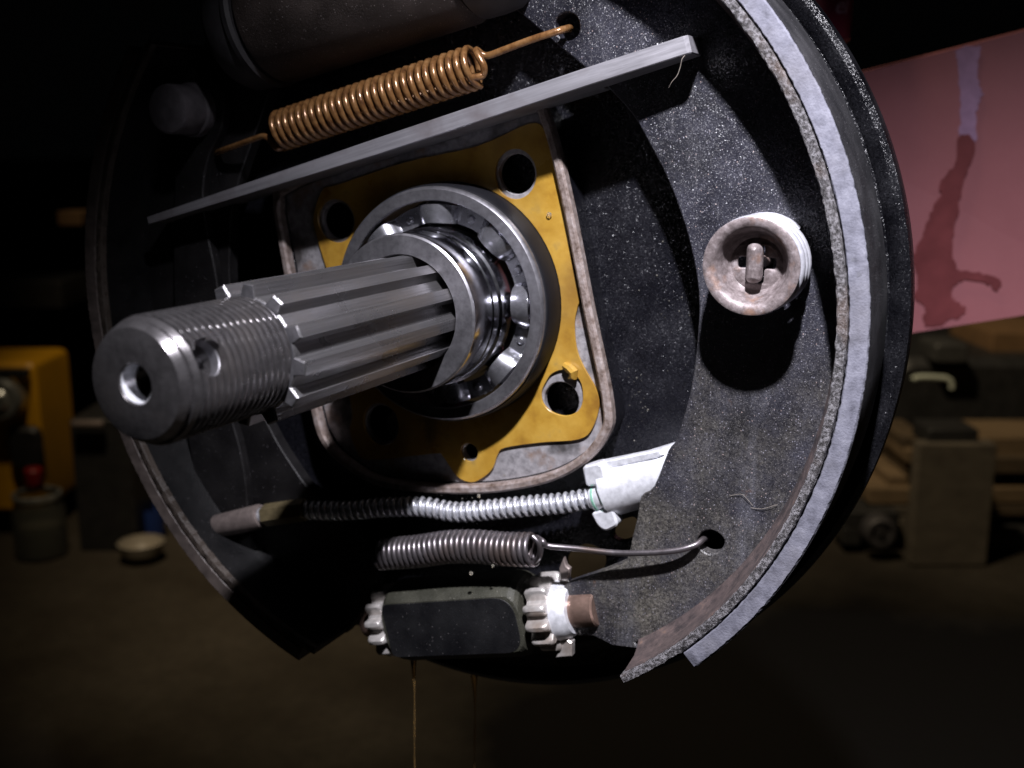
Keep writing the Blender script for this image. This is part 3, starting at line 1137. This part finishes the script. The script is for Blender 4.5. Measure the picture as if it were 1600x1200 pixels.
build('star_wheel', star(BL - 7.2, 8.4, .12), M['star'], ad, sharp=45)
build('star_wheel', star(-1.2, 7.0, .3), M['star'], ad, sharp=45)
build('wheel_collar', lathe([(5.5, BL + 2.3), (8.2, BL + 2.1), (9.6, BL + .4), (10.2, BL - 1.6), (10.6, BL - 3.2), (5.5, BL - 3.2)], 40, fb, closed=True), M['zinc'], ad)
# tappets with a slot for the tongue of each shoe
tp = lathe([(0, BL + 11.2), (5.6, BL + 11.2), (6.2, BL + 10.6), (6.3, BL - 2), (0, BL - 2)], 36, fb, fn=lambda x, y, z: (x, y, z))
build('tappet', tp, M['tappet'], ad)
build('tappet', lathe([(0, -12.5), (5.2, -12.5), (6.0, -11.8), (6.2, -10), (6.2, -2)], 28, fb), M['tappet'], ad)
pf = [(43.6, -115.2, -3.0), (47.9, -112.9, -3.0), (50.1, -113.9, -3.0), (50.1, -119.1, -3.0), (44.2, -120.8, -3.0), (45.6, -117.2, -3.0)]
build('detent_tab', plate([p[:2] for p in pf], -6, -3, (), .4), M['star'], ad)
pf = [(43.8, -88.9, -6.0), (45.4, -84.9, -6.0), (46.4, -87.6, -6.0), (47.8, -88.5, -6.0), (47.4, -92.3, -6.0), (44.5, -93.2, -6.0)]
build('detent_tab', plate([p[:2] for p in pf], -8, -6, (), .4), M['ferrule'], ad)

# ------------------------------------------------------------------ wheel cylinder at the top
wc = thing('wheel_cylinder', 'dark brown cast wheel cylinder with rubber end boot at the top edge', 'wheel cylinder', (*rot(0, 105), -4))
c0 = Vector((*rot(-66, 107), -2))
fc = frame(c0, UX, (0, 0, 1))
build('cylinder_body', lathe([(10, 24), (20.2, 24), (21.2, 25), (21.6, 27), (21.6, 100), (20, 103), (10, 103)], 72, fc, closed=True), M['wheelcyl'], wc)
build('dust_boot', lathe([(5, 2), (8.5, 2), (11, 4), (15.0, 7), (19.2, 9.5), (20.8, 12), (21.2, 17), (20.8, 19.5), (22.0, 20.3), (22.2, 22.2), (21.0, 23.2), (19, 23.4)], 64, fc), M['boot'], wc)
build('dust_boot', lathe([(5, 128), (8.5, 128), (11, 126), (15.0, 122), (19.2, 119), (20.8, 116), (21.2, 110), (21.0, 104), (19, 103.6)], 64, fc), M['boot'], wc)

# ------------------------------------------------------------------ parking brake lever on the left shoe
pl = thing('parking_brake_lever', 'dark curved parking brake lever with round pivot pin on left shoe', 'lever', (-100, 0, -3))
lev = smooth([(-108, 79), (-97, 80), (-88, 73)] + [(-88.5, 60), (-95.5, 49)] + [(-99, 36), (-98.2, 22), (-95.5, 8), (-93.5, -10), (-92.5, -28), (-92, -46), (-88, -62), (-86, -80)] + [(-88, -96), (-99, -101), (-106, -96)] + [(-112, -72), (-116, -40), (-116.5, -10), (-114.5, 20), (-112, 45), (-112, 66)], 5)
build('lever_arm', plate(lev, -5.4, -1.8, (), .5), M['dark'], pl)
build('pivot_pin', lathe([(0, 13.2), (7.2, 13.2), (8.4, 12.6), (8.8, 11.4), (8.8, 2), (9.6, 1.4), (9.8, .2), (9.8, -1.8)], 48, (Vector((-100.5, 65.8, 0)), Vector((1, 0, 0)), Vector((0, 1, 0)), Vector((0, 0, 1)))), M['pinsteel'], pl)

# ------------------------------------------------------------------ oil drips, beads and lint
def drip(p0, p1, r, label):
    a, b = Vector(p0), Vector(p1)
    pts, rr = [], []
    for i in range(30):
        t = i / 29
        pts.append(a.lerp(b, t) + Vector((.25 * sin(t * 9), 0, .2 * cos(t * 7))))
        rr.append(r * (1.9 * math.exp(-t * 14) + .5 + .18 * sin(t * 21)))
    o = build('oil_drip', tube(pts, rr, 10), M['oil'], None, p0, 60)
    tag(o, label, 'oil drip', 'oil strings hanging under the adjuster')


d0 = [(-13.7, -132.4, -4.0), (-3.4, -151.7, -33.0)]
drip(d0[0], (d0[0][0] - .5, d0[0][1] - 75, d0[0][2]), .6, 'thin amber oil string hanging from the left end of the black adjuster block')
drip(d0[1], (d0[1][0] - .2, d0[1][1] - 70, d0[1][2]), .6, 'thin amber oil string falling below the middle of the backing plate rim')

bead_g = 'oil beads clinging to the brake parts'
for px, r, lab in (([(36.7, 30.8, -11.8)][0], 1.0, 'clear oil bead on the yellow gasket beside the bearing'),
                   ([(43.9, -20.7, -11.2)][0], 0.8, 'amber oil bead on the torn gasket curl'),
                   ([(14.6, -66.1, -3.0)][0], .7, 'bright oil bead on top of the spring-covered cable'),
                   ([(16.6, -90.8, 7.0)][0], .8, 'bright oil bead on the adjuster block under the dark spring'),
                   ([(25.0, -86.6, 7.0)][0], .6, 'small oil bead on the underside of the dark spring')):
    o = build('oil_bead', lathe([(r * sin(pi * i / 10), .7 * r * cos(pi * i / 10)) for i in range(11)], 14, (Vector(px), Vector((1, 0, 0)), Vector((0, 1, 0)), Vector((0, 0, 1)))), M['bead'], None, px, 60)
    tag(o, lab, 'oil bead', bead_g)


# fine wet spatter thrown over the lower half of the brake
sp_m = MB()


def spatter(n, cx, cy, sx, sy, z, r0=.16, r1=.42):
    for _ in range(n):
        x, y = random.gauss(cx, sx), random.gauss(cy, sy)
        r = random.uniform(r0, r1) * random.uniform(.6, 1)
        zz = z(x, y) if callable(z) else z
        sp_m.merge(lathe([(r, -.05), (r * .8, r * .35), (r * .4, r * .6), (0.001, r * .66)], 8, (Vector((x, y, zz)), Vector((1, 0, 0)), Vector((0, 1, 0)), Vector((0, 0, 1)))))


spatter(26, 66, -28, 2.5, 7, -22)
spatter(22, 76, 8, 5, 16, -22)
spatter(14, 22, -64, 9, 2.2, -13.2)
spatter(12, 68, -98, 4, 2.5, -6, .1, .24)
spatter(14, 108, -62, 9, 14, -6, .1, .28)
spatter(12, 10, -70.5, 16, .8, -8.6, .15, .35)
so = build('oil_spatter', sp_m, M['bead'], None, (40, -60, -10), 60)
so['kind'] = 'stuff'


def lint(s, lab, r=.07):
    o = build('lint_fibre', tube(smooth(s, 6, False), r, 5), M['lint'], None, s[0], 60)
    tag(o, lab, 'fibre', 'loose fibres stuck to the parts')


lint([(86.7, 78.5, 6.0), (85.9, 77.4, 6.5), (85.3, 75.3, 6.0), (84.3, 72.9, 5.6), (82.6, 71.2, 5.0), (81.4, 69.6, 4.0)], 'pale curled hair hanging off the right end of the strut bar', .09)
lint([(108.9, -57.6, -5.7), (112.4, -57.4, -5.4), (115.3, -56.1, -5.3), (117.2, -55.3, -5.5)], 'pale straight fibre by the shoe rim of the right shoe')
lint([(102.1, -54.7, -5.7), (105.8, -53.5, -5.3), (107.8, -54.9, -5.3), (109.5, -56.8, -5.6)], 'pale bent fibre above the spring hole of the right shoe')

# ------------------------------------------------------------------ red painted beam behind the plate
rb = thing('red_beam', 'faded red painted steel beam with a dark drip stain behind the backing plate', 'beam', [(0.1433, 0.2756, -0.0356)][0], None, True)
L_t, L_b = [(0.0360, 0.2909, 0.0768)][0], [(0.0419, 0.2937, -0.0650)][0]
R_t, R_b = [(0.2086, 0.2846, 0.1170)][0], [(0.2231, 0.2915, -0.0204)][0]
bk = Vector((-0.12, 0.055, 0)).normalized() * 0 + Vector((-.42, .88, 0)).normalized() * .05
q = [Vector(L_t), Vector(R_t), Vector(R_b), Vector(L_b)]
V = q + [p + bk for p in q]
bm_ = MB().add(V, [(0, 1, 2, 3), (7, 6, 5, 4), (0, 4, 5, 1), (1, 5, 6, 2), (2, 6, 7, 3), (3, 7, 4, 0)])
build('beam_web', bm_, M['red'], rb, world=True)


def onbeam(px):
    """points of the beam face from (u, v): u along, v down"""
    out = []
    for u, v in px:
        out.append(Vector(L_t).lerp(Vector(R_t), u).lerp(Vector(L_b).lerp(Vector(R_b), u), v))
    return out


def uv_of(pts):
    """drip outline given in beam fractions"""
    return pts


def stain(name, uv, mat, lift):
    nrm = (Vector(R_t) - Vector(L_t)).cross(Vector(L_b) - Vector(L_t)).normalized()
    if nrm.dot(bk) > 0:
        nrm = -nrm
    uv = smooth(uv, 5)
    uv = [(a + random.gauss(0, .0022), b + random.gauss(0, .0032)) for a, b in uv]
    uv = uv if area2(uv) > 0 else uv[::-1]
    tris = tessellate_polygon([[Vector((a, b, 0)) for a, b in uv]])
    P = [p + nrm * lift for p in onbeam(uv)]
    return build(name, MB().add(P, [tuple(t) for t in tris]), mat, rb, world=True)


def px_uv(pts):
    o = []
    for x, y in pts:
        # picture fractions along the beam, straight edges
        t = (x - 1180) / 580
        zt = 157 + (7 - 157) * t
        zb = 559 + (467 - 559) * t
        dl, dr = .62, .54
        u = t * dl / (dr + t * (dl - dr))
        o.append((u, (y - zt) / (zb - zt)))
    return o


pale_px = [(1497, 78), (1533, 70), (1530, 100), (1533, 130), (1538, 142), (1530, 158), (1528, 190), (1526, 214), (1510, 222), (1500, 200), (1503, 160), (1501, 120), (1499, 92)]
wet_px = [(1500, 210), (1524, 212), (1522, 240), (1508, 280), (1500, 325), (1492, 360), (1492, 400), (1500, 418), (1525, 420), (1555, 430), (1566, 438), (1558, 452), (1545, 440), (1515, 434), (1496, 440), (1488, 460), (1500, 470), (1512, 480), (1508, 490), (1490, 500), (1450, 509), (1446, 495), (1448, 480), (1440, 470), (1428, 462), (1436, 448), (1434, 420), (1428, 396), (1440, 370), (1450, 340), (1462, 312), (1472, 300), (1470, 284), (1482, 262), (1495, 250)]
stain('pale_streak', px_uv(pale_px), M['stain_pale'], .0005)
stain('wet_stain', px_uv(wet_px), M['stain_wet'], .0007)

# ------------------------------------------------------------------ far clutter, all about a metre behind the hub
YAW = 0.44521
RX, RY = Vector((cos(YAW), sin(YAW), 0)), Vector((-sin(YAW), cos(YAW), 0))


def bgbox(name, p0, p1, depth, mat, parent=None, r=.003):
    """box whose front face has the corners p0 (top left) and p1 (bottom right), depth metres deep"""
    a, b = Vector(p0), Vector(p1)
    wd = (b - a).dot(RX)
    h = a.z - b.z
    base = Vector((a.x, a.y, b.z))
    r = min(r, wd * .3, h * .3)
    o2 = rounded([(0, 0), (wd, 0), (wd, h), (0, h)], r, 3)
    mb = plate(o2, -depth, 0, (), r * .4, (base, RX, Vector((0, 0, 1)), -RY))
    if parent is None:
        return build(name, mb, mat, None, tuple(base + RX * wd / 2), world=True)
    return build(name, mb, mat, parent, world=True)


def bgcyl(name, c0, prof, mat, parent=None, seg=32, zdir=(0, 0, 1)):
    z = Vector(zdir).normalized()
    fr = frame(c0, z, tuple(RX) if abs(z.dot(RX)) < .9 else (0, 0, 1))
    mb = lathe(prof, seg, fr)
    return build(name, mb, mat, parent, None if parent else tuple(c0), world=True)


def pair(name, q, depth, mat, label, cat, group=None):
    o = bgbox(name, q[0], q[1], depth, mat)
    return tag(o, label, cat, group)


g = 'timber offcuts stacked on the floor at the right'
pair('plywood_panel', [(0.0791, 0.9541, -0.2742), (0.1581, 0.9918, -0.4185)], .02, M['wood2'], 'tall grey plywood panel standing on end in front of the timber', 'panel')
pair('dark_block', [(0.0868, 0.9688, -0.2598), (0.1378, 0.9932, -0.2799)], .05, M['black'], 'dark block lying on top of the plywood panel', 'block')
pair('timber_board', [(0.1329, 1.0684, -0.2881), (0.2550, 1.1266, -0.3111)], .09, M['wood'], 'topmost timber board right of the plywood panel', 'board', g)
pair('timber_board', [(0.1393, 1.0604, -0.3098), (0.2565, 1.1163, -0.3296)], .09, M['wood3'], 'second timber board down, right of the plywood panel', 'board', g)
pair('timber_board', [(0.1513, 1.0661, -0.3471), (0.2602, 1.1180, -0.3663)], .09, M['wood'], 'yellowish timber board third down right of the plywood panel', 'board', g)
pair('timber_board', [(0.1531, 1.0670, -0.3695), (0.2618, 1.1188, -0.3824)], .09, M['wood3'], 'lowest brown timber board right of the plywood panel', 'board', g)
pair('timber_block', [(0.1539, 1.0895, -0.3909), (0.1785, 1.1012, -0.4074)], .07, M['wood2'], 'small grey timber block under the boards at the right', 'block', g)
pair('timber_sleeper', [(0.1583, 1.0473, -0.3947), (0.2664, 1.0988, -0.4349)], .07, M['black'], 'dark beam lying on the floor under the timber at right', 'beam', g)
pair('timber_board', [(0.0543, 1.0309, -0.2873), (0.0816, 1.0439, -0.3023)], .09, M['wood3'], 'topmost timber end left of the plywood panel', 'board', g)
pair('timber_board', [(0.0591, 1.0221, -0.3004), (0.0781, 1.0312, -0.3169)], .09, M['wood'], 'second timber end down left of the plywood panel', 'board', g)
pair('timber_board', [(0.0594, 1.0333, -0.3214), (0.0786, 1.0425, -0.3390)], .09, M['wood3'], 'third timber end down left of the plywood panel', 'board', g)
pair('timber_board', [(0.0434, 1.0146, -0.3328), (0.0637, 1.0243, -0.3471)], .09, M['wood'], 'short pale timber end above the long boards by the castor', 'board', g)
pair('timber_board', [(0.0236, 0.9941, -0.3447), (0.0825, 1.0222, -0.3646)], .09, M['wood'], 'wide pale timber board above the castor', 'board', g)
pair('timber_board', [(0.0250, 0.9947, -0.3670), (0.0835, 1.0227, -0.3790)], .09, M['wood2'], 'grey timber board directly above the castor', 'board', g)
pair('timber_board', [(0.0595, 1.0112, -0.3806), (0.0866, 1.0241, -0.4225)], .09, M['wood2'], 'grey timber end standing between castor and plywood panel', 'board', g)

cs = thing('castor', 'black castor wheel in a dark bracket on the floor beside the timber', 'castor', [(0.0383, 0.9568, -0.4011)][0], None, True)
q = [(0.0008, 0.9610, -0.3674), (0.0603, 0.9894, -0.3863)]
bgbox('bracket', q[0], q[1], .05, M['black'], cs)
q = [(0.0019, 0.9616, -0.3863), (0.0216, 0.9709, -0.4086)]
bgbox('bracket_leg', q[0], q[1], .05, M['black'], cs)
bgcyl('wheel', [(0.0466, 0.9497, -0.3842)][0], [(.003, 0), (.006, 0), (.006, .004), (.011, .004), (.012, .001), (.016, .001), (.0185, .004), (.0185, .022), (.003, .022)], M['boot'], cs, 28, tuple(RY))

mc = thing('black_machine', 'black machine with a pale curved handle behind the brake', 'machine', [(0.1062, 1.2440, -0.3388)][0], None, True)
q = [(0.0168, 1.2013, -0.2244), (0.2624, 1.3185, -0.3388)]
bgbox('casing', q[0], q[1], .25, M['black'], mc, .03)
q = [(0.0693, 1.1932, -0.2000), (0.1088, 1.2120, -0.2254)]
bgbox('grey_box', q[0], q[1], .06, M['grey'], mc, .006)
hp = [Vector(p) for p in [(0.0474, 1.1606, -0.2425), (0.0517, 1.1626, -0.2400), (0.0613, 1.1672, -0.2391), (0.0785, 1.1754, -0.2400), (0.0876, 1.1797, -0.2417), (0.0924, 1.1820, -0.2459), (0.0938, 1.1827, -0.2543)]]
build('handle', tube(smooth([tuple(p) for p in hp], 4, False), .0035, 8), M['pale'], mc, world=True)
pair('cardboard_box', [(0.1328, 1.3121, -0.1983), (0.2706, 1.3779, -0.2474)], .15, M['tan'], 'tan cardboard box behind the black machine at the right edge', 'box')


# red can above the beam
cn = thing('red_can', 'red printed can standing dark above the red beam, lettering cut off', 'can', [(0.0728, 0.2862, 0.1009)][0], None, True)
cc = Vector([(0.0677, 0.2838, 0.1054)][0])
bgcyl('can_body', cc, [(0, 0), (.0165, 0), (.0175, .001), (.0175, .09), (.016, .094), (0, .094)], M['canred'], cn, 48)
cu = bpy.data.curves.new('lettering', 'FONT')
cu.body = 'el'
cu.size = .0125
cu.extrude = .0002
cu.shear = .3
to = bpy.data.objects.new('lettering', cu)
COL.objects.link(to)
bpy.context.view_layer.update()
tm = bpy.data.meshes.new_from_object(to.evaluated_get(bpy.context.evaluated_depsgraph_get()))
bpy.data.objects.remove(to)
mbt = MB()
vv = []
for v in tm.vertices:
    ang = YAW - pi / 2 + .22 + v.co.x / .0176      # wrapped round the can
    rr = .0177 + v.co.z
    vv.append(cc + Vector((rr * cos(ang), rr * sin(ang), .0125 + v.co.y)))
mbt.add(vv, [tuple(p.vertices) for p in tm.polygons])
build('lettering', mbt, M['print'], cn, world=True)

# left-hand clutter
ym = thing('yellow_machine', 'yellow machine cover with a round chrome part at the left edge', 'machine', [(-0.9294, 0.5837, -0.3878)][0], None, True)
q = [(-1.0099, 0.5453, -0.2011), (-0.8903, 0.6023, -0.3878)]
bgbox('cover', q[0], q[1], .10, M['yellow'], ym, .012)
q = [(-0.9970, 0.5348, -0.2066), (-0.8872, 0.5872, -0.2159)]
bgbox('slot', q[0], q[1], .01, M['black'], ym, .002)
q = [(-0.9157, 0.5736, -0.2768), (-0.8800, 0.5906, -0.3301)]
bgbox('recess', q[0], q[1], .01, M['black'], ym, .015)
bgcyl('round_part', [(-0.9097, 0.5598, -0.2419)][0], [(0, 0), (.010, 0), (.014, .004), (.022, .004), (.026, .010), (.026, .03)], M['chrome'], ym, 32, tuple(RY))

jr = thing('glass_jar', 'dusty glass jar with a metal rim standing on the floor at left', 'jar', [(-0.8510, 0.5546, -0.4198)][0], None, True)
jc = [(-0.8510, 0.5546, -0.4198)][0]
bgcyl('glass_body', jc, [(0, 0), (.026, 0), (.0295, .003), (.0295, .055), (.026, .064), (.026, .072), (.0245, .072), (.0245, .063), (.028, .054), (.028, .004), (0, .003)], M['glass'], jr)
bgcyl('metal_rim', (jc[0], jc[1], jc[2] + .070), [(.0265, 0), (.0275, .001), (.0275, .006), (.0255, .007), (.0245, .005)], M['chrome'], jr)
bgcyl('contents', (jc[0], jc[1], jc[2] + .004), [(0, 0), (.026, 0), (.026, .03), (0, .032)], M['wood2'], jr)
rc = bgcyl('red_stopper', [(-0.8689, 0.5682, -0.3400)][0], [(0, 0), (.010, 0), (.0105, .001), (.0105, .018), (.009, .020), (0, .020)], M['redcap'], None)
tag(rc, 'small red plastic stopper above the glass jar', 'stopper')
pair('black_crate', [(-0.8179, 0.5815, -0.2579), (-0.7560, 0.6110, -0.4212)], .12, M['black'], 'tall black crate standing between glass jar and left shoe', 'crate')
bc = bgcyl('blue_cup', [(-0.7787, 0.6556, -0.4309)][0], [(0, 0), (.017, 0), (.020, .05), (.019, .05), (.016, .003), (0, .003)], M['blue'], None)
tag(bc, 'dark blue cup behind the white bowl on the floor', 'cup')
wbw = bgcyl('white_bowl', [(-0.7296, 0.5903, -0.4137)][0], [(0, 0), (.018, 0), (.024, .006), (.0265, .017), (.0255, .0175), (.022, .0075), (.016, .002), (0, .002)], M['white'], None)
tag(wbw, 'shallow white bowl on the floor beside the black crate', 'bowl')
pair('grey_shelf', [(-1.1823, 0.6846, -0.1280), (-1.0144, 0.7647, -0.1647)], .12, M['grey'], 'dim grey shelf board behind the left shoe', 'shelf')
pair('tan_carton', [(-0.9721, 0.7295, -0.0306), (-0.9437, 0.7431, -0.0495)], .04, M['tan'], 'small tan carton high up behind the left shoe', 'carton')
rp = bgcyl('pink_rod', [(-0.8070, 0.5756, -0.2614)][0], [(0, 0), (.004, 0), (.005, .002), (.005, .036), (0, .037)], M['ferrule'], None, 20, tuple(RX))
tag(rp, 'short dull pink rod lying on top of the black crate', 'rod')
